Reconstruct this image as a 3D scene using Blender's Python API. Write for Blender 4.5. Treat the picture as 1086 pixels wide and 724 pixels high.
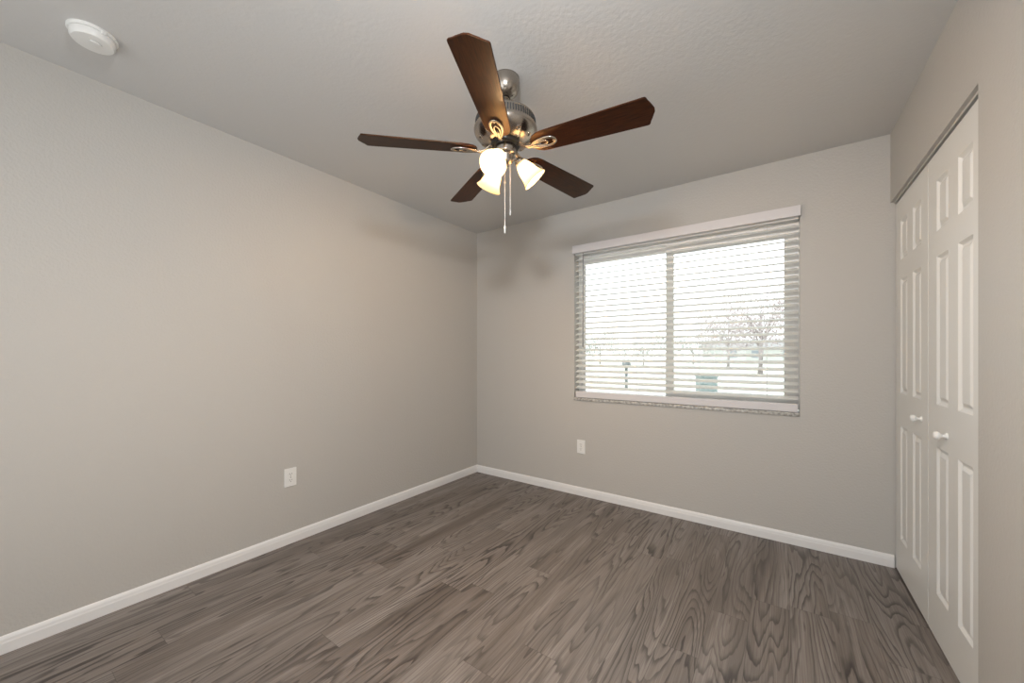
import bpy, bmesh, math, random
from mathutils import Vector, Matrix
random.seed(7)
PI = math.pi
scn = bpy.context.scene
for o in list(bpy.data.objects): bpy.data.objects.remove(o)
C = scn.collection

# ---------------------------------------------------------------- camera
cam_d = bpy.data.cameras.new('camera'); cam = bpy.data.objects.new('camera', cam_d); C.objects.link(cam)
cam_d.sensor_fit = 'HORIZONTAL'; cam_d.sensor_width = 36.0
cam_d.lens = 402.3 / 1086 * 36
cam_d.shift_y = 14.81 / 1086
cam_d.clip_start = 0.05; cam_d.clip_end = 300
cam.location = (2.5396, -2.9804, 1.1905); cam.rotation_euler = (PI/2, 0, 0.6134)
scn.camera = cam

# ---------------------------------------------------------------- sky, flash, exposure
w = bpy.data.worlds.new('overcast_sky'); scn.world = w; w.use_nodes = True
wn = w.node_tree.nodes; wl = w.node_tree.links
bg = wn['Background']
tc = wn.new('ShaderNodeTexCoord'); sx = wn.new('ShaderNodeSeparateXYZ'); cr = wn.new('ShaderNodeValToRGB')
wl.new(tc.outputs['Generated'], sx.inputs[0]); wl.new(sx.outputs['Z'], cr.inputs[0])
cr.color_ramp.elements[0].position = 0.0; cr.color_ramp.elements[0].color = (.93, .96, 1, 1)
cr.color_ramp.elements[1].position = 0.7; cr.color_ramp.elements[1].color = (.90, .95, 1, 1)
wl.new(cr.outputs[0], bg.inputs[0]); bg.inputs[1].default_value = 3.4
scn.view_settings.view_transform = 'Standard'; scn.view_settings.look = 'None'
scn.view_settings.gamma = 1.0; scn.view_settings.use_curve_mapping = False
scn.view_settings.exposure = 0.02

def area(name, loc, target, size, power, col, shape='DISK', sy=None):
    d = bpy.data.lights.new(name, 'AREA'); d.shape = shape; d.size = size; d.energy = power; d.color = col
    if sy: d.size_y = sy
    o = bpy.data.objects.new(name, d); C.objects.link(o); o.location = loc
    o.rotation_euler = (Vector(target) - Vector(loc)).to_track_quat('-Z', 'Y').to_euler()
    return o
# the photographer's flash head just above and behind the camera; the other two are added fill lights
area('camera_flash', (2.36, -2.87, 2.05), (1.1, -0.9, 0.75), 0.20, 30, (.985, .99, 1))
area('rear_fill', (1.1, -4.2, 1.3), (1.9, -.6, 1.35), 2.0, 20, (.95, .985, 1), 'RECTANGLE', 1.9)  # added fill inside the room behind the camera, no real lamp there
area('ceiling_fill', (1.7, -3.7, .6), (1.6, -2.7, 2.44), 1.2, 6, (1, .985, .96))  # added upward fill that brightens the ceiling, not an actual flash head

# ---------------------------------------------------------------- materials
def mat(name, col=(.8, .8, .8), rough=.5, metal=0., spec=.5):
    m = bpy.data.materials.new(name); m.use_nodes = True
    b = m.node_tree.nodes['Principled BSDF']
    b.inputs['Base Color'].default_value = (*col, 1); b.inputs['Roughness'].default_value = rough
    b.inputs['Metallic'].default_value = metal; b.inputs['Specular IOR Level'].default_value = spec
    return m
def nodes(m): return m.node_tree.nodes, m.node_tree.links, m.node_tree.nodes['Principled BSDF']
def noise_bump(m, scale, strength, dist, detail=3, sc3=None):
    n, l, b = nodes(m)
    t = n.new('ShaderNodeTexCoord'); mp = n.new('ShaderNodeMapping'); ns = n.new('ShaderNodeTexNoise'); bp = n.new('ShaderNodeBump')
    if sc3: mp.inputs['Scale'].default_value = sc3
    ns.inputs['Scale'].default_value = scale; ns.inputs['Detail'].default_value = detail
    l.new(t.outputs['Object'], mp.inputs[0]); l.new(mp.outputs[0], ns.inputs['Vector'])
    l.new(ns.outputs[0], bp.inputs['Height']); bp.inputs['Strength'].default_value = strength
    bp.inputs['Distance'].default_value = dist; l.new(bp.outputs[0], b.inputs['Normal'])
    return ns, mp
def noise_color(m, scale, c1, c2, p1=.3, p2=.7, detail=3, sc3=(1, 1, 1)):
    n, l, b = nodes(m)
    t = n.new('ShaderNodeTexCoord'); mp = n.new('ShaderNodeMapping'); ns = n.new('ShaderNodeTexNoise'); r = n.new('ShaderNodeValToRGB')
    mp.inputs['Scale'].default_value = sc3
    ns.inputs['Scale'].default_value = scale; ns.inputs['Detail'].default_value = detail
    l.new(t.outputs['Object'], mp.inputs[0]); l.new(mp.outputs[0], ns.inputs['Vector']); l.new(ns.outputs[0], r.inputs[0])
    r.color_ramp.elements[0].position = p1; r.color_ramp.elements[0].color = (*c1, 1)
    r.color_ramp.elements[1].position = p2; r.color_ramp.elements[1].color = (*c2, 1)
    l.new(r.outputs[0], b.inputs['Base Color']); return ns

WALL = mat('greige_wall_paint', (.515, .499, .472), .55, spec=.35); noise_bump(WALL, 85, .42, .004, 3)
CEIL = mat('white_ceiling_paint', (.635, .63, .62), .7, spec=.25); noise_bump(CEIL, 60, .28, .004, 3)
TRIM = mat('white_trim_paint', (.80, .80, .80), .35)
DOORM = mat('white_door_paint', (.76, .76, .74), .38); noise_bump(DOORM, 30, .12, .001, 3, (2, 6, .5))
WHITE = mat('white_plastic', (.82, .82, .80), .35)
BLIND = mat('white_blind_slat', (.92, .92, .90), .4)
VAL = mat('white_valance', (.68, .66, .67), .4)
VINYL = mat('white_window_vinyl', (.90, .89, .88), .4)
CORD = mat('white_cord', (.8, .8, .78), .8)
WAND = mat('grey_wand_plastic', (.38, .37, .38), .25)
DARK = mat('dark_slot', (.03, .03, .03), .6)
TRACK = mat('grey_track_metal', (.55, .54, .51), .45)
BLACK = mat('black_enamel', (.012, .012, .012), .3)
NICKEL = mat('brushed_nickel', (.42, .38, .335), .24, 1.0); noise_bump(NICKEL, 30, .06, .001, 2, (1, 1, 30))
SHADEM = mat('frosted_glass', (.95, .90, .80), .35)
MARBLE = mat('grey_marble', (.5, .5, .5), .25); noise_color(MARBLE, 60, (.28, .27, .25), (.58, .57, .54), .35, .65, 5)
CHAIN = mat('white_pull_chain', (.85, .82, .76), .4)

# frosted shade: diffuse + translucent, lets the bulb's light through
n, l, b = nodes(SHADEM)
tr = n.new('ShaderNodeBsdfTranslucent'); tr.inputs[0].default_value = (1, .90, .72, 1)
mx = n.new('ShaderNodeMixShader'); mx.inputs[0].default_value = .82
l.new(b.outputs[0], mx.inputs[1]); l.new(tr.outputs[0], mx.inputs[2]); l.new(mx.outputs[0], n['Material Output'].inputs[0])

n, l, b = nodes(BLIND)
tr = n.new('ShaderNodeBsdfTranslucent'); tr.inputs[0].default_value = (.95, .95, .93, 1)
mx = n.new('ShaderNodeMixShader'); mx.inputs[0].default_value = .4
l.new(b.outputs[0], mx.inputs[1]); l.new(tr.outputs[0], mx.inputs[2]); l.new(mx.outputs[0], n['Material Output'].inputs[0])
BULB = mat('lit_bulb', (1, 1, 1)); n, l, b = nodes(BULB)
b.inputs['Emission Color'].default_value = (1, .74, .45, 1); b.inputs['Emission Strength'].default_value = 12

GLASS = bpy.data.materials.new('window_glass'); GLASS.use_nodes = True
n = GLASS.node_tree.nodes; l = GLASS.node_tree.links; n.remove(n['Principled BSDF'])
t_ = n.new('ShaderNodeBsdfTransparent'); t_.inputs[0].default_value = (.97, .99, .98, 1)
g_ = n.new('ShaderNodeBsdfGlossy'); g_.inputs['Roughness'].default_value = .02
f_ = n.new('ShaderNodeFresnel'); f_.inputs[0].default_value = 1.45; m_ = n.new('ShaderNodeMixShader')
l.new(f_.outputs[0], m_.inputs[0]); l.new(t_.outputs[0], m_.inputs[1]); l.new(g_.outputs[0], m_.inputs[2]); l.new(m_.outputs[0], n['Material Output'].inputs[0])

# blade veneer
WOOD = mat('dark_walnut_blade', (.1, .03, .02), .40, spec=.20); WOOD.node_tree.nodes['Principled BSDF'].inputs['Specular Tint'].default_value = (1, .68, .42, 1); noise_color(WOOD, 14, (.013, .0045, .003), (.055, .0165, .006), .3, .72, 5, (1.2, 14, 4))

# vinyl plank floor running along Y
FLOOR = mat('grey_brown_vinyl_plank', (.2, .17, .15), .4, spec=.5)
n, l, b = nodes(FLOOR)
def M(op, a, bb=None, c=None):
    x = n.new('ShaderNodeMath'); x.operation = op
    for i, v in enumerate((a, bb, c)):
        if v is None: continue
        if isinstance(v, (int, float)): x.inputs[i].default_value = v
        else: l.new(v, x.inputs[i])
    return x.outputs[0]
def CX(x, y, z=0.):
    c = n.new('ShaderNodeCombineXYZ')
    for i, v in enumerate((x, y, z)):
        if isinstance(v, (int, float)): c.inputs[i].default_value = v
        else: l.new(v, c.inputs[i])
    return c.outputs[0]
def NZ(vec, scale, detail, rough=.5, dist=0.):
    t = n.new('ShaderNodeTexNoise'); l.new(vec, t.inputs['Vector']); t.inputs['Scale'].default_value = scale
    t.inputs['Detail'].default_value = detail; t.inputs['Roughness'].default_value = rough; t.inputs['Distortion'].default_value = dist
    return t.outputs[0]
def RAMP(v, pts):
    r = n.new('ShaderNodeValToRGB'); l.new(v, r.inputs[0]); e = r.color_ramp.elements
    while len(e) < len(pts): e.new(.5)
    for k, (p, c) in enumerate(pts): e[k].position = p; e[k].color = (*c, 1) if len(c) == 3 else c
    return r.outputs[0]
def MIX(f, a, bb, mode='MIX'):
    x = n.new('ShaderNodeMix'); x.data_type = 'RGBA'; x.blend_type = mode
    if isinstance(f, float): x.inputs[0].default_value = f
    else: l.new(f, x.inputs[0])
    for i, v in ((6, a), (7, bb)):
        if isinstance(v, tuple): x.inputs[i].default_value = (*v, 1)
        else: l.new(v, x.inputs[i])
    return x.outputs[2]
tcn = n.new('ShaderNodeTexCoord'); sp = n.new('ShaderNodeSeparateXYZ'); l.new(tcn.outputs['Object'], sp.inputs[0])
X, Y = sp.outputs[0], sp.outputs[1]
PW, PL = .150, 1.22
xr = M('DIVIDE', M('ADD', X, 10.02), PW); row = M('FLOOR', xr); fx = M('FRACT', xr)
wn1 = n.new('ShaderNodeTexWhiteNoise'); wn1.noise_dimensions = '1D'; l.new(row, wn1.inputs['W'])
yr = M('ADD', M('DIVIDE', M('ADD', Y, 20.), PL), M('MULTIPLY', wn1.outputs[0], 7.3)); col = M('FLOOR', yr); fy = M('FRACT', yr)
wn2 = n.new('ShaderNodeTexWhiteNoise'); wn2.noise_dimensions = '2D'; l.new(CX(row, col), wn2.inputs['Vector'])
rnd = wn2.outputs[0]; off = M('MULTIPLY', rnd, 37.)
# slow field whose contour lines make the cathedral figure
fld = NZ(CX(M('ADD', M('MULTIPLY', X, 6.0), off), M('ADD', M('MULTIPLY', Y, .62), off), off), 1.0, 2.0, .38, .15)
wob = NZ(CX(M('MULTIPLY', X, 45), M('MULTIPLY', Y, 5), off), 1., 2.)
ph = M('ADD', M('MULTIPLY', fld, 23.), M('MULTIPLY', wob, .9))
saw = M('FRACT', ph)
line = RAMP(saw, [(0., (0, 0, 0)), (.55, (.1, .1, .1)), (.84, (.9, .9, .9)), (.93, (1, 1, 1)), (1., (.0, .0, .0))])
lmask = NZ(CX(M('MULTIPLY', X, 5), M('MULTIPLY', Y, 1.2), off), 1., 2.)
lstr = M('MULTIPLY', line, RAMP(lmask, [(.34, (.25, .25, .25)), (.62, (1, 1, 1))]))
fib = NZ(CX(M('MULTIPLY', X, 210), M('MULTIPLY', Y, 3.2), off), 1., 4., .6)
broad = NZ(CX(M('ADD', M('MULTIPLY', X, 11), off), M('MULTIPLY', Y, .9), off), 1., 3., .55)
base = RAMP(broad, [(.28, (.115, .094, .080)), (.5, (.205, .176, .156)), (.72, (.33, .297, .274))])
base = MIX(M('MULTIPLY', rnd, .45), base, (.30, .275, .258))
base = MIX(RAMP(fib, [(.35, (.6, .6, .6)), (.62, (0, 0, 0))]), base, (.10, .078, .065))
base = MIX(M('MULTIPLY', lstr, .92), base, (.040, .032, .029))
ex = M('MULTIPLY', M('MINIMUM', fx, M('SUBTRACT', 1., fx)), PW); ey = M('MULTIPLY', M('MINIMUM', fy, M('SUBTRACT', 1., fy)), PL)
seam = M('LESS_THAN', M('MINIMUM', ex, ey), .0009)
base = MIX(M('MULTIPLY', seam, .6), base, (.05, .042, .038))
l.new(base, b.inputs['Base Color'])
bp = n.new('ShaderNodeBump'); bp.inputs['Strength'].default_value = .25; bp.inputs['Distance'].default_value = .001
l.new(M('SUBTRACT', fib, M('MULTIPLY', lstr, .5)), bp.inputs['Height']); l.new(bp.outputs[0], b.inputs['Normal'])
l.new(M('ADD', .36, M('MULTIPLY', fib, .16)), b.inputs['Roughness'])

GRASS = mat('lawn_grass', (.25, .30, .18), .9); noise_color(GRASS, 3, (.44, .46, .38), (.55, .56, .48))
ROADM = mat('concrete_road', (.5, .5, .49), .9); noise_color(ROADM, 5, (.45, .45, .44), (.55, .55, .54))
LEAFG = mat('green_leaves', (.30, .32, .28), .6); LEAFP = mat('pinkish_leaves', (.40, .34, .33), .6)
BARK = mat('bark', (.16, .13, .11), .9); noise_color(BARK, 20, (.30, .26, .25), (.42, .37, .35))
TEAL = mat('green_cabinet_paint', (.11, .15, .145), .5); GREYM = mat('grey_painted_metal', (.10, .11, .11), .5)
STUCCO = mat('pale_stucco', (.5, .5, .47), .9); ROOFM = mat('grey_shingle', (.28, .27, .26), .9); PANE = mat('dark_pane', (.25, .27, .29), .4)
EAVE = mat('outer_wall', (.6, .6, .58), .9)

# ---------------------------------------------------------------- mesh helpers
def finish(bm, name, m, parent=None, smooth=False, bevel=0., loc=None, rot=None, autosmooth=None):
    bmesh.ops.recalc_face_normals(bm, faces=bm.faces)
    me = bpy.data.meshes.new(name); bm.to_mesh(me); bm.free()
    if smooth:
        for p in me.polygons: p.use_smooth = True
    me.materials.append(m)
    o = bpy.data.objects.new(name, me); C.objects.link(o)
    if parent: o.parent = parent
    if loc is not None: o.location = loc
    if rot is not None: o.rotation_euler = rot
    if bevel:
        md = o.modifiers.new('bevel', 'BEVEL'); md.width = bevel; md.segments = 2; md.limit_method = 'ANGLE'; md.angle_limit = .6
    if autosmooth:
        md = o.modifiers.new('edges', 'EDGE_SPLIT'); md.split_angle = autosmooth
    return o
def box(bm, x0, x1, y0, y1, z0, z1, mtx=None):
    vs = [Vector((x, y, z)) for x in (x0, x1) for y in (y0, y1) for z in (z0, z1)]
    if mtx: vs = [mtx @ v for v in vs]
    v = [bm.verts.new(p) for p in vs]
    for f in ((0, 1, 3, 2), (4, 6, 7, 5), (0, 4, 5, 1), (2, 3, 7, 6), (0, 2, 6, 4), (1, 5, 7, 3)): bm.faces.new([v[i] for i in f])
def lathe(bm, prof, seg=48, mtx=None, sx=1.):
    rings = []
    for r, z in prof:
        if r < 1e-6: p = Vector((0, 0, z)); rings.append([bm.verts.new(mtx @ p if mtx else p)]); continue
        ring = []
        for k in range(seg):
            a = 2*PI*k/seg; p = Vector((r*math.cos(a)*sx, r*math.sin(a), z)); ring.append(bm.verts.new(mtx @ p if mtx else p))
        rings.append(ring)
    for a, c in zip(rings, rings[1:]):
        for k in range(seg):
            k2 = (k+1) % seg
            if len(a) == 1 and len(c) == 1: continue
            if len(a) == 1: bm.faces.new((a[0], c[k], c[k2]))
            elif len(c) == 1: bm.faces.new((a[k], c[0], a[k2]))
            else: bm.faces.new((a[k], c[k], c[k2], a[k2]))
def tube(bm, pts, r, seg=10, closed=False, flat=1.):
    pts = [Vector(p) for p in pts]; N = len(pts); rings = []; up = Vector((0, 0, 1))
    for i, p in enumerate(pts):
        a = pts[i-1] if (i or closed) else p; c = pts[(i+1) % N] if (i < N-1 or closed) else p
        t = (c-a).normalized(); s = t.cross(up)
        if s.length < 1e-3: s = t.cross(Vector((1, 0, 0)))
        s.normalize(); u = s.cross(t).normalized()
        rr = r[i] if isinstance(r, (list, tuple)) else r
        rings.append([bm.verts.new(p + s*math.cos(2*PI*k/seg)*rr + u*math.sin(2*PI*k/seg)*rr*flat) for k in range(seg)])
    rng = range(N) if closed else range(N-1)
    for i in rng:
        a = rings[i]; c = rings[(i+1) % N]
        for k in range(seg): bm.faces.new((a[k], a[(k+1) % seg], c[(k+1) % seg], c[k]))
    if not closed: bm.faces.new(rings[0][::-1]); bm.faces.new(rings[-1])
def prism(bm, pts2, z0, z1, f=lambda x, y, z: Vector((x, y, z))):
    a = [bm.verts.new(f(x, y, z0)) for x, y in pts2]; c = [bm.verts.new(f(x, y, z1)) for x, y in pts2]; N = len(pts2)
    bm.faces.new(a[::-1]); bm.faces.new(c)
    for i in range(N): bm.faces.new((a[i], a[(i+1) % N], c[(i+1) % N], c[i]))
def empty(name, loc=(0, 0, 0), rz=0.):
    o = bpy.data.objects.new(name, None); C.objects.link(o); o.location = loc; o.rotation_euler = (0, 0, rz); o.empty_display_size = .1; return o
def tag(o, label, cat=None, group=None, kind=None):
    if label: o['label'] = label
    if cat: o['category'] = cat
    if group: o['group'] = group
    if kind: o['kind'] = kind
    return o
def cp(o, parent, loc=None, rot=None):
    c = o.copy(); C.objects.link(c); c.parent = parent
    if loc is not None: c.location = loc
    if rot is not None: c.rotation_euler = rot
    return c

# ---------------------------------------------------------------- room shell
W, H, YB = 3.054, 2.44, -4.6           # back wall inner face y=0, left wall x=0, right wall x=W
WX0, WX1, WZ0, WZ1 = 1.098, 2.646, .820, 2.092   # window opening
T = .14
CY = -1.20                             # near end of the closet opening's concealed jamb
bm = bmesh.new(); box(bm, -.2, W+.9, YB-.2, T, -.12, 0)
tag(finish(bm, 'floor', FLOOR), 'grey-brown wood-look plank floor of the room', 'floor', kind='structure')
bm = bmesh.new(); box(bm, -.3, W+.95, YB-.3, T+.3, H, H+.15)
tag(finish(bm, 'ceiling', CEIL), 'light grey textured ceiling above the room', 'ceiling', kind='structure')
bm = bmesh.new(); box(bm, -.14, 0, YB-.14, T, 0, H)
tag(finish(bm, 'wall_left', WALL), 'long greige wall left of the window wall, with one outlet', 'wall', kind='structure')
bm = bmesh.new()
box(bm, 0, WX0, 0, T, 0, H); box(bm, WX1, W+.9, 0, T, 0, H); box(bm, WX0, WX1, 0, T, 0, WZ0-.004); box(bm, WX0, WX1, 0, T, WZ1, H)
tag(finish(bm, 'wall_back', WALL), 'greige wall with the window in it', 'wall', kind='structure')
HD = 2.051
bm = bmesh.new()
box(bm, W, W+.12, YB-.14, -1.153, 0, H)          # wall beside the closet
box(bm, W, W+.12, -1.153, 0, HD, H)              # header above the doors
box(bm, W+.12, W+.9, -1.9, -1.75, 0, H); box(bm, W+.76, W+.9, -1.75, 0, 0, H)   # closet side and back
tag(finish(bm, 'wall_right', WALL), 'greige wall and header around the white closet doors', 'wall', kind='structure')
bm = bmesh.new(); box(bm, 0, W, YB-.14, YB, 0, H)
tag(finish(bm, 'wall_front', WALL), 'greige wall behind the camera', 'wall', kind='structure')

def baseboard(name, f, L, label):
    prof = [(0, 0), (.013, 0), (.013, .042), (.0115, .048), (.0105, .058), (.007, .066), (.003, .070), (0, .070)]
    bm = bmesh.new(); prism(bm, prof, 0, L, f)
    return tag(finish(bm, name, TRIM, bevel=.0008), label, 'baseboard', kind='structure')
baseboard('baseboard_left', lambda x, y, z: Vector((x, YB+z, y)), -YB, 'white baseboard along the bottom of the left wall')
baseboard('baseboard_back', lambda x, y, z: Vector((z, -x, y)), W+.014, 'white baseboard below the window')
baseboard('baseboard_right', lambda x, y, z: Vector((W-x, YB+z, y)), -1.16-YB, 'white baseboard on the wall beside the closet')

# closet track (painted grey channel under the header)
bm = bmesh.new()
box(bm, W+.014, W+.060, -1.75, -.001, HD-.009, HD)
tag(finish(bm, 'trim_1', TRACK), 'grey metal door track under the closet header', 'door track', kind='structure')

# ---------------------------------------------------------------- closet doors
DX = W + .020
def door_mesh(y0, y1, z0, z1, th=.034):
    bm = bmesh.new()
    yc = (y0+y1)/2; cols = [(yc-.115-.066, yc-.115+.066), (yc+.115-.066, yc+.115+.066)]
    rows = [(.203, .812), (.988, 1.600), (1.704, 1.914)]
    ys = [y0] + [v for c in cols for v in c] + [y1]; zs = [z0] + [v for r in rows for v in r] + [z1]
    def V(y, z, d): return bm.verts.new((DX+d, y, z))
    grid = {(i, j): V(ys[i], zs[j], 0) for i in range(len(ys)) for j in range(len(zs))}
    for i in range(len(ys)-1):
        for j in range(len(zs)-1):
            q = [grid[i, j], grid[i+1, j], grid[i+1, j+1], grid[i, j+1]]
            if i % 2 == 1 and j % 2 == 1:
                prev = q; a, bq, c, d_ = ys[i], ys[i+1], zs[j], zs[j+1]
                for ins, dep in ((.004, .0035), (.010, .0085), (.015, .0095), (.019, .0090), (.031, .0020), (.034, .0015)):
                    cur = [V(a+ins, c+ins, dep), V(bq-ins, c+ins, dep), V(bq-ins, d_-ins, dep), V(a+ins, d_-ins, dep)]
                    for k in range(4): bm.faces.new((prev[k], prev[(k+1) % 4], cur[(k+1) % 4], cur[k]))
                    prev = cur
                bm.faces.new(prev)
            else: bm.faces.new(q)
    bk = [V(y0, z0, th), V(y1, z0, th), V(y1, z1, th), V(y0, z1, th)]; bm.faces.new(bk)
    ny, nz = len(ys), len(zs)
    for seq, e in (([grid[i, 0] for i in range(ny)], (bk[0], bk[1])), ([grid[i, nz-1] for i in range(ny)], (bk[3], bk[2])),
                   ([grid[0, j] for j in range(nz)], (bk[0], bk[3])), ([grid[ny-1, j] for j in range(nz)], (bk[1], bk[2]))):
        bm.faces.new(seq + [e[1], e[0]])
    return bm
def knob(parent, y, z):
    m = Matrix.Translation((DX, y, z)) @ Matrix.Rotation(-PI/2, 4, 'Y')
    bm = bmesh.new(); lathe(bm, [(0, -.001), (.013, -.001), (.013, .003), (.007, .006), (.006, .014), (.010, .018), (.0155, .023), (.017, .029), (.014, .035), (.007, .038), (0, .0385)], 28, m)
    return finish(bm, 'knob', WHITE, parent, smooth=True)
for nm, a, c, ky, kz, lab in (('door_1', -.568, -.010, -.478, .900, 'white six-panel closet door next to the window wall'),
                             ('door_2', -1.150, -.574, -.800, .876, 'white six-panel closet door nearer the camera, beside the wall end')):
    d = finish(door_mesh(a, c, .010, 2.033), nm, DOORM); tag(d, lab, 'closet door', kind='structure'); knob(d, ky, kz)

# ---------------------------------------------------------------- window
win = empty('window_1', ((WX0+WX1)/2, .1, WZ0)); tag(win, 'two-pane sliding window in a white frame behind the blind', 'window', kind='structure')
def wpart(name, boxes, m, parent=win, bevel=.0015, label=None):
    bm = bmesh.new()
    for bx in boxes: box(bm, *bx)
    o = finish(bm, name, m, None, bevel=bevel); o.parent = parent
    ox = parent
    mt = Matrix.Identity(4)
    while ox: mt = Matrix.Translation(ox.location) @ mt; ox = ox.parent
    o.location = -mt.to_translation() if parent else (0, 0, 0)
    if label: o['label'] = label
    return o
F0, F1 = .085, .135
wpart('window_frame', [(WX0, 1.128, F0, F1, WZ0+.02, WZ1), (2.618, WX1, F0, F1, WZ0+.02, WZ1), (1.128, 2.618, F0, F1, WZ1-.050, WZ1), (1.128, 2.618, F0, F1, WZ0+.020, .862)], VINYL)
def sash(x0, x1, gx0, gx1, gz0, gz1, y0, y1):
    s = wpart('sash', [(x0, gx0, y0, y1, .862, 2.042), (gx1, x1, y0, y1, .862, 2.042), (gx0, gx1, y0, y1, .862, gz0), (gx0, gx1, y0, y1, gz1, 2.042)], VINYL)
    g = wpart('glass', [(gx0-.004, gx1+.004, (y0+y1)/2-.002, (y0+y1)/2+.002, gz0-.004, gz1+.004)], GLASS, s, 0)
    return s
sash(1.128, 1.876, 1.150, 1.826, .880, 1.985, .113, .131)
sash(1.826, 2.618, 1.884, 2.566, .928, 1.960, .090, .110)
bm = bmesh.new(); box(bm, WX0-.0, WX1+.0, -.012, .135, WZ0-.012, WZ0+.010)
sill = finish(bm, 'window_sill', MARBLE, None, bevel=.003); sill.parent = win; sill.location = -win.location; sill['label'] = 'grey speckled marble window sill'
# drywall returns are the wall's own faces

# ---------------------------------------------------------------- blind
bl = empty('window_blind', ((WX0+WX1)/2, 0, WZ1-.002)); tag(bl, 'white horizontal slat blind hanging open in the window', 'blind')
def bpart(name, bm, m, parent=bl, **k):
    o = finish(bm, name, m, None, **k); o.parent = parent
    o.location = -bl.location if parent is bl else (0, 0, 0); return o
bm = bmesh.new(); box(bm, 1.094, 2.650, -.034, -.026, 2.058, 2.124); box(bm, 1.094, 1.100, -.026, -.001, 2.058, 2.124); box(bm, 2.644, 2.650, -.026, -.001, 2.058, 2.124)
bpart('valance', bm, VAL, bevel=.0015)
bm = bmesh.new(); box(bm, 1.104, 2.640, .004, .056, 2.048, 2.088); bpart('headrail', bm, BLIND, bevel=.001)
SY, TILT, SP = .030, math.radians(21), .0455
bm = bmesh.new(); z = .920; zt = []
while z < 2.040:
    zt.append(z)
    m = Matrix.Translation((0, SY, z)) @ Matrix.Rotation(TILT, 4, 'X')
    N = 5
    top = []; 
    for k in range(N+1):
        s = -.025 + .05*k/N; c = .0022*(1-(s/.025)**2)
        top.append((s, c))
    pts = [(s, c+.0018) for s, c in top] + [(s, c-.0018) for s, c in reversed(top)]
    prism(bm, pts, 1.108, 2.638, lambda x, y, zz: m @ Vector((zz, x, y)))
    z += SP
bpart('slats', bm, BLIND)
bm = bmesh.new(); box(bm, 1.108, 2.638, SY-.026, SY+.026, .832, .884); bpart('bottom_rail', bm, VAL, bevel=.004)
for x in (1.235, 1.63, 2.07, 2.475):
    bm = bmesh.new()
    for y in (SY-.0255, SY+.0255): tube(bm, [(x, y, .884), (x, y, 2.050)], .0009, 6)
    bpart('ladder_cord', bm, CORD)
bm = bmesh.new(); tube(bm, [(1.182, -.006, 2.045), (1.182, -.010, 1.262)], .0042, 8); tube(bm, [(1.182, -.002, 2.060), (1.182, -.006, 2.045)], .002, 6)
bpart('tilt_wand', bm, WAND, smooth=True)['label'] = 'grey tilt wand'

# ---------------------------------------------------------------- outlets
def outlet(name, loc, rz, label):
    r = empty(name, loc, rz); tag(r, label, 'outlet', 'wall outlets')
    bm = bmesh.new(); box(bm, -.037, .037, -.006, 0, -.058, .058); finish(bm, 'cover_plate', WHITE, r, bevel=.003)
    for s in (-1, 1):
        bm = bmesh.new()
        pts = [(.017*math.cos(a)*1.0, s*.0195 + max(-.0125, min(.0125, .0165*math.sin(a)))) for a in [2*PI*k/24 for k in range(24)]]
        prism(bm, pts, -.0078, -.005, lambda x, y, z: Vector((x, z, y)))
        rc = finish(bm, 'receptacle', WHITE, r)
        bm = bmesh.new()
        box(bm, -.0075, -.0055, -.0083, -.007, s*.0195-.001, s*.0195+.008); box(bm, .0055, .0075, -.0083, -.007, s*.0195, s*.0195+.007)
        box(bm, -.002, .002, -.0083, -.007, s*.0195-.009, s*.0195-.005)
        finish(bm, 'slots', DARK, rc)
    bm = bmesh.new(); lathe(bm, [(0, 0), (.003, 0), (.003, .0008), (0, .001)], 12, Matrix.Translation((0, -.006, 0)) @ Matrix.Rotation(PI/2, 4, 'X')); finish(bm, 'screw', NICKEL, r)
outlet('wall_outlet', (0, -1.821, .418), PI/2, 'white duplex outlet on the left wall')
outlet('wall_outlet', (1.162, 0, .414), 0, 'white duplex outlet on the window wall, below the window')

# ---------------------------------------------------------------- smoke detector
sd = empty('smoke_detector', (.355, -2.712, H), .3); tag(sd, 'round white smoke detector on the ceiling by the left wall', 'smoke detector')
bm = bmesh.new(); lathe(bm, [(0, 0), (.070, 0), (.070, -.006), (.067, -.010), (0, -.010)], 48); finish(bm, 'mounting_plate', WHITE, sd, smooth=True, autosmooth=.6)
bm = bmesh.new(); lathe(bm, [(0, -.010), (.061, -.010), (.063, -.012), (.0625, -.028), (.057, -.036), (.054, -.0365), (.0, -.038)], 48); finish(bm, 'housing', WHITE, sd, smooth=True, autosmooth=.7)
bm = bmesh.new(); lathe(bm, [(.0, -.0385), (.017, -.0385), (.017, -.041), (.015, -.0425), (0, -.043)], 32, Matrix.Translation((.018, 0, 0)) @ Matrix.Scale(.5, 4, (1, 0, 0))); finish(bm, 'test_button', WHITE, sd, smooth=True, autosmooth=.7)
bm = bmesh.new(); box(bm, .060, .0725, -.006, .006, -.018, -.006); finish(bm, 'latch', WHITE, sd, bevel=.001)

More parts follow.
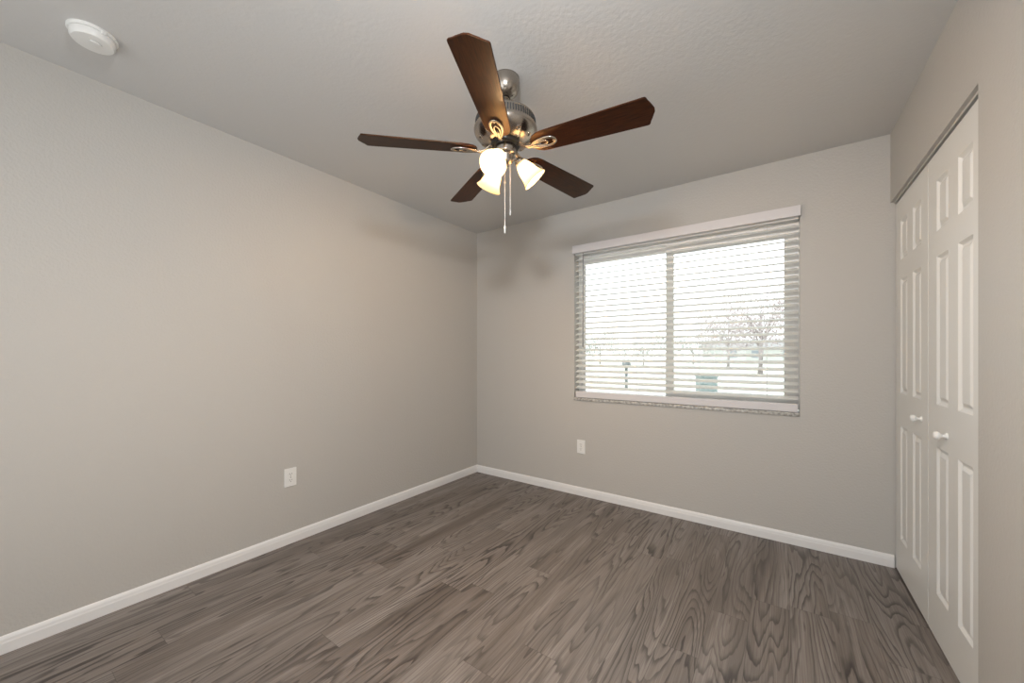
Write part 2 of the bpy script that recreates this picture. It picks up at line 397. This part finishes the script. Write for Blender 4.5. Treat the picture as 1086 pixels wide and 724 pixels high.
# ---------------------------------------------------------------- ceiling fan
FX, FY, ZB = 1.530, -1.597, 2.112
fan = empty('ceiling_fan', (FX, FY, H)); tag(fan, 'five-blade ceiling fan in brushed nickel and dark wood with three lit glass shades', 'ceiling fan')
def fl(bm, name, m, parent=fan, zoff=-H, **k):
    o = finish(bm, name, m, parent, **k); o.location = (0, 0, zoff if parent is fan else 0); return o
def LZ(prof, seg=56): bm = bmesh.new(); lathe(bm, prof, seg); return bm
fl(LZ([(0, H), (.058, H), (.063, H-.004), (.063, H-.020), (.0635, H-.024), (.062, H-.046), (.055, H-.064), (.043, H-.078), (.030, H-.086), (.022, H-.089), (.022, H-.080), (0, H-.080)]), 'canopy', NICKEL, smooth=True, autosmooth=.9)
fl(LZ([(0, H-.085), (.017, H-.085), (.017, H-.095), (.0115, H-.099), (.0115, 2.292), (.022, 2.288), (.022, 2.276), (0, 2.276)]), 'downrod', NICKEL, smooth=True, autosmooth=.7)
fl(LZ([(0, 2.283), (.045, 2.283), (.080, 2.280), (.112, 2.270), (.128, 2.258), (.133, 2.252), (.134, 2.248), (.138, 2.212), (.1415, 2.209), (.1425, 2.203), (.1415, 2.196), (.137, 2.186), (.122, 2.168), (.100, 2.154), (.078, 2.147), (.064, 2.145), (0, 2.145)]), 'motor_housing', NICKEL, smooth=True, autosmooth=.7)
bm = bmesh.new()
for k in range(72):
    a = 2*PI*k/72; m = Matrix.Rotation(a, 4, 'Z') @ Matrix.Translation((.1362, 0, 2.230)) @ Matrix.Rotation(-.11, 4, 'Y')
    box(bm, -.003, .0009, -.0030, .0030, -.014, .014, m)
o = fl(bm, 'vent_slots', DARK); o['label'] = 'dark slots around the motor housing'
vr = vh = None
for k in range(10):
    a = 2*PI*k/10 + .2
    m = Matrix.Rotation(a, 4, 'Z') @ Matrix.Translation((.113, 0, 2.1625)) @ Matrix.Rotation(PI-.60, 4, 'Y')
    bm = bmesh.new(); lathe(bm, [(.0105, -.003), (.0105, .002), (.0075, .0025), (.0065, 0), (.0065, -.003)], 20, m)
    vr = fl(bm, 'vent_ring', NICKEL, smooth=True)
    bm = bmesh.new(); lathe(bm, [(.0065, 0), (0, .0006)], 16, m); finish(bm, 'vent_hole', DARK, vr)
fl(LZ([(0, 2.150), (.063, 2.150), (.066, 2.146), (.066, 2.134), (.062, 2.130), (0, 2.130)]), 'flywheel', BLACK, smooth=True, autosmooth=.6)
kit = fl(LZ([(0, 2.133), (.046, 2.133), (.048, 2.130), (.048, 2.100), (.044, 2.094), (.036, 2.090), (.033, 2.084), (.033, 2.066), (.029, 2.056), (.018, 2.048), (.009, 2.044), (.009, 2.038), (.006, 2.034), (0, 2.033)]), 'light_kit', NICKEL, smooth=True, autosmooth=.6)

# blades, pitched, nearly evenly spaced
PH, PITCH = .7637 + PI, -.2023
def blade_outline():
    r0, rc, rm, hr, hw = .128, .6105, .636, .056, .068
    up = [(r0, .012), (r0+.006, .028), (r0+.018, .042), (r0+.038, .052), (r0+.065, hr), (.30, .0595), (.45, .064), (rc-.008, hw), (rc-.002, hw-.001), (rc+.002, hw-.006),
          (rc+.006, .050), (rc+.013, .036), (rm-.006, .020), (rm-.001, .008)]
    return [(r, -s) for r, s in up] + [(r, s) for r, s in reversed(up)]
bm = bmesh.new(); prism(bm, blade_outline(), -.003, .003)
bl0 = finish(bm, 'blade', WOOD, fan, bevel=.0012)
def leafpts(r0, r1, hw, zz, n_=28):
    out = []
    for k in range(n_):
        a = 2*PI*k/n_; c = math.cos(a); t = (c+1)/2
        s = math.sin(a)*hw*(.55+.55*t**.7) ; out.append((r0+(r1-r0)*t, s, zz))
    return out
bm = bmesh.new(); tube(bm, leafpts(.128, .240, .026, -.0080), .0060, 10, True, .8)
tube(bm, leafpts(.140, .205, .0125, -.0090), .0038, 10, True, .9)
tube(bm, [(.056, 0, .024), (.075, 0, .014), (.098, 0, -.004), (.118, 0, -.011), (.140, 0, -.010), (.175, 0, -.009)], [.011, .010, .0085, .0085, .007, .004], 12, False, .6)
for r_, s_ in ((.136, .010), (.136, -.010), (.232, 0)):
    lathe(bm, [(0, 0), (.005, 0), (.004, .0025), (0, .003)], 12, Matrix.Translation((r_, s_, -.0105)) @ Matrix.Rotation(PI, 4, 'X'))
br0 = finish(bm, 'blade_bracket', NICKEL, fan, smooth=True)
for k in range(5):
    a = PH + k*2*PI/5
    bo, ro = (bl0, br0) if k == 0 else (cp(bl0, fan), cp(br0, fan))
    for o in (bo, ro): o.location = (0, 0, ZB-H); o.rotation_euler = (PITCH, 0, a)

# light arms, shades, bulbs
CAMA = math.atan2(-2.9804-FY, 2.5396-FX)
for k in range(3):
    a = CAMA - math.radians(23) + k*2*PI/3
    R = Matrix.Rotation(a, 4, 'Z')
    bm = bmesh.new()
    tube(bm, [R @ Vector(p) for p in ((.028, 0, 2.074), (.044, 0, 2.080), (.054, 0, 2.078), (.062, 0, 2.070))], .0075, 12)
    ax = R @ Matrix.Translation((.056, 0, 2.076)) @ Matrix.Rotation(PI-math.radians(43), 4, 'Y')
    lathe(bm, [(0, -.004), (.014, -.004), (.020, .002), (.0235, .010), (.0245, .026), (.0225, .026), (.0215, .012), (0, .008)], 32, ax)
    arm = fl(bm, 'light_arm', NICKEL, kit, smooth=True, autosmooth=.7)
    bm = bmesh.new()
    outer = [(.0235, .016), (.026, .022), (.031, .034), (.0365, .050), (.040, .066), (.043, .082), (.048, .098), (.055, .110), (.060, .116)]
    inner = [(r-.003, z-.0005) for r, z in outer]
    lathe(bm, outer + [(.0592, .1175)] + inner[::-1], 48, ax)
    sh = fl(bm, 'lamp_shade', SHADEM, kit, smooth=True); sh['label'] = 'lit frosted bell-shaped glass shade'
    bm = bmesh.new()
    lathe(bm, [(0, .010), (.012, .012), (.012, .022), (.015, .030), (.022, .040), (.024, .048), (.021, .058), (.012, .066), (0, .068)], 28, ax)
    fl(bm, 'bulb', BULB, kit, smooth=True)
    d = bpy.data.lights.new('bulb_light', 'POINT'); d.energy = 20; d.color = (1, .66, .36); d.shadow_soft_size = .02
    lo = bpy.data.objects.new('bulb_light', d); C.objects.link(lo)
    lo.location = Vector((FX, FY, 0)) + (ax @ Vector((0, 0, .084)))

# pull chains
cr_ = Vector((math.cos(.6134), math.sin(.6134), 0))
for dx, zb, fob in ((-.003, 1.742, True), (.021, 1.822, False)):
    p = cr_*dx; bm = bmesh.new(); z = 2.058
    tube(bm, [(p.x, p.y, 2.058), (p.x, p.y, zb+.03)], .0010, 6)
    while z > zb+.03:
        lathe(bm, [(0, -.0016), (.0012, -.0011), (.0016, 0), (.0012, .0011), (0, .0016)], 6, Matrix.Translation((p.x, p.y, z))); z -= .0042
    ch = fl(bm, 'pull_chain', CHAIN)
    bm = bmesh.new(); m = Matrix.Translation((p.x, p.y, zb))
    if fob:
        lathe(bm, [(0, -.005), (.004, -.002), (.004, .004), (0, .008)], 12, Matrix.Translation((p.x, p.y, 1.968))); finish(bm, 'chain_connector', WHITE, ch, smooth=True)
        bm = bmesh.new(); lathe(bm, [(0, 0), (.0036, .001), (.0038, .030), (.0025, .034), (0, .036)], 14, m)
    else: lathe(bm, [(0, 0), (.0022, .002), (.0026, .012), (.0015, .030), (0, .032)], 12, m)
    f = finish(bm, 'chain_fob', WHITE, ch, smooth=True)

# ---------------------------------------------------------------- outdoors, seen through the blind
def g(u, F):
    a = (u-542.83)/402.3; yw = .6134
    return (2.5396+F*(math.cos(yw)*a-math.sin(yw)), -2.9804+F*(math.sin(yw)*a+math.cos(yw)))
GZ = -.15
bm = bmesh.new(); box(bm, -110, 60, .3, 130, GZ-.2, GZ)
tag(finish(bm, 'lawn', GRASS), 'pale lawn outside the window', 'lawn', kind='structure')
bm = bmesh.new(); box(bm, -110, 60, 19, 26, GZ, GZ+.02)
tag(finish(bm, 'road', ROADM), 'pale road crossing behind the lawn outside the window', 'road', kind='structure')
def tree(x, y, h, rad, leafm, label, nleaf=2600, hb=.35, name='tree', cat='tree'):
    r = empty(name, (x, y, GZ)); tag(r, label, cat, 'trees outside the window')
    bm = bmesh.new(); tube(bm, [(0, 0, -.05), (.05, 0, h*.25), (0, .05, h*.5), (.05, 0, h*.8)], [h*.03, h*.022, h*.016, h*.005], 8)
    cl = []
    for k in range(11):
        a = random.uniform(0, 2*PI); e = Vector((math.cos(a)*rad*.7, math.sin(a)*rad*.7, h*random.uniform(hb+.1, .9)))
        s = Vector((0, 0, h*random.uniform(.28, .5))); tube(bm, [s, s.lerp(e, .5)+Vector((0, 0, .1*h)), e], [h*.010, h*.007, h*.003], 6); cl.append(e)
    finish(bm, 'trunk', BARK, r, smooth=True)
    bm = bmesh.new()
    for k in range(nleaf):
        c = random.choice(cl); d = Vector([random.gauss(0, 1) for _ in range(3)]).normalized()*random.uniform(.1, 1)**.5*rad*.5
        p = c + d
        if p.z < h*hb*.8: continue
        s = rad*.035; u = Vector([random.gauss(0, 1) for _ in range(3)]).normalized(); v = u.orthogonal().normalized()
        bm.faces.new([bm.verts.new(p+u*s), bm.verts.new(p+v*s*.6), bm.verts.new(p-u*s), bm.verts.new(p-v*s*.6)])
    o = finish(bm, 'foliage', leafm, r)
    return r
tree(*g(806, 26), 6.4, 2.5, LEAFP, 'pinkish leafy tree outside the right pane', 3600, .28)
tree(*g(772, 40), 6.0, 2.9, LEAFP, 'lower pinkish tree left of the tall one outside the right pane', 2600, .3)
tree(*g(682, 48), 3.6, 3.0, LEAFG, 'low green tree outside the left pane, beside the middle stile', 1600, .3)
tree(*g(636, 60), 4.6, 3.2, LEAFG, 'low green tree at the left edge of the left pane', 1800, .3)
tree(*g(735, 56), 4.0, 3.2, LEAFG, 'low green tree just right of the middle stile', 1600, .3)
# utility box
x, y = g(749, 13.6); u = empty('utility_box', (x, y, GZ), .6134); tag(u, 'green utility box on the lawn outside the right pane', 'utility box')
bm = bmesh.new(); box(bm, -.27, .27, -.25, .25, 0, .56); finish(bm, 'housing', TEAL, u, bevel=.02)
bm = bmesh.new(); box(bm, -.29, .29, -.27, .27, .56, .66); finish(bm, 'lid', TEAL, u, bevel=.02)
# mailbox
x, y = g(664, 15.2); u = empty('mailbox', (x, y, GZ), .6134); tag(u, 'small grey mailbox on a post outside the left pane', 'mailbox')
bm = bmesh.new(); box(bm, -.05, .05, -.05, .05, 0, .85); finish(bm, 'post', GREYM, u, bevel=.01)
bm = bmesh.new(); pts = [(-.11, .85), (.11, .85), (.11, 1.0)] + [(.11*math.cos(a), 1.0+.11*math.sin(a)) for a in [PI*k/8 for k in range(1, 8)]] + [(-.11, 1.0)]
prism(bm, pts, -.24, .24, lambda x, y, z: Vector((x, z, y))); finish(bm, 'box', GREYM, u, bevel=.006)
# house across the road
x, y = g(800, 62); u = empty('house', (x, y, GZ), .45); tag(u, 'pale low house across the road behind the pinkish trees', 'house')
bm = bmesh.new(); box(bm, -7, 7, -3, 3, 0, 2.6); finish(bm, 'wall', STUCCO, u)
bm = bmesh.new(); prism(bm, [(-3.6, 2.6), (3.6, 2.6), (0, 3.9)], -7.5, 7.5, lambda a, c, z: Vector((z, a, c))); finish(bm, 'roof', ROOFM, u)
for xx in (-4.5, -1, 3.5):
    bm = bmesh.new(); box(bm, xx-.7, xx+.7, -3.05, -2.98, 1.0, 2.1); finish(bm, 'window', PANE, u)
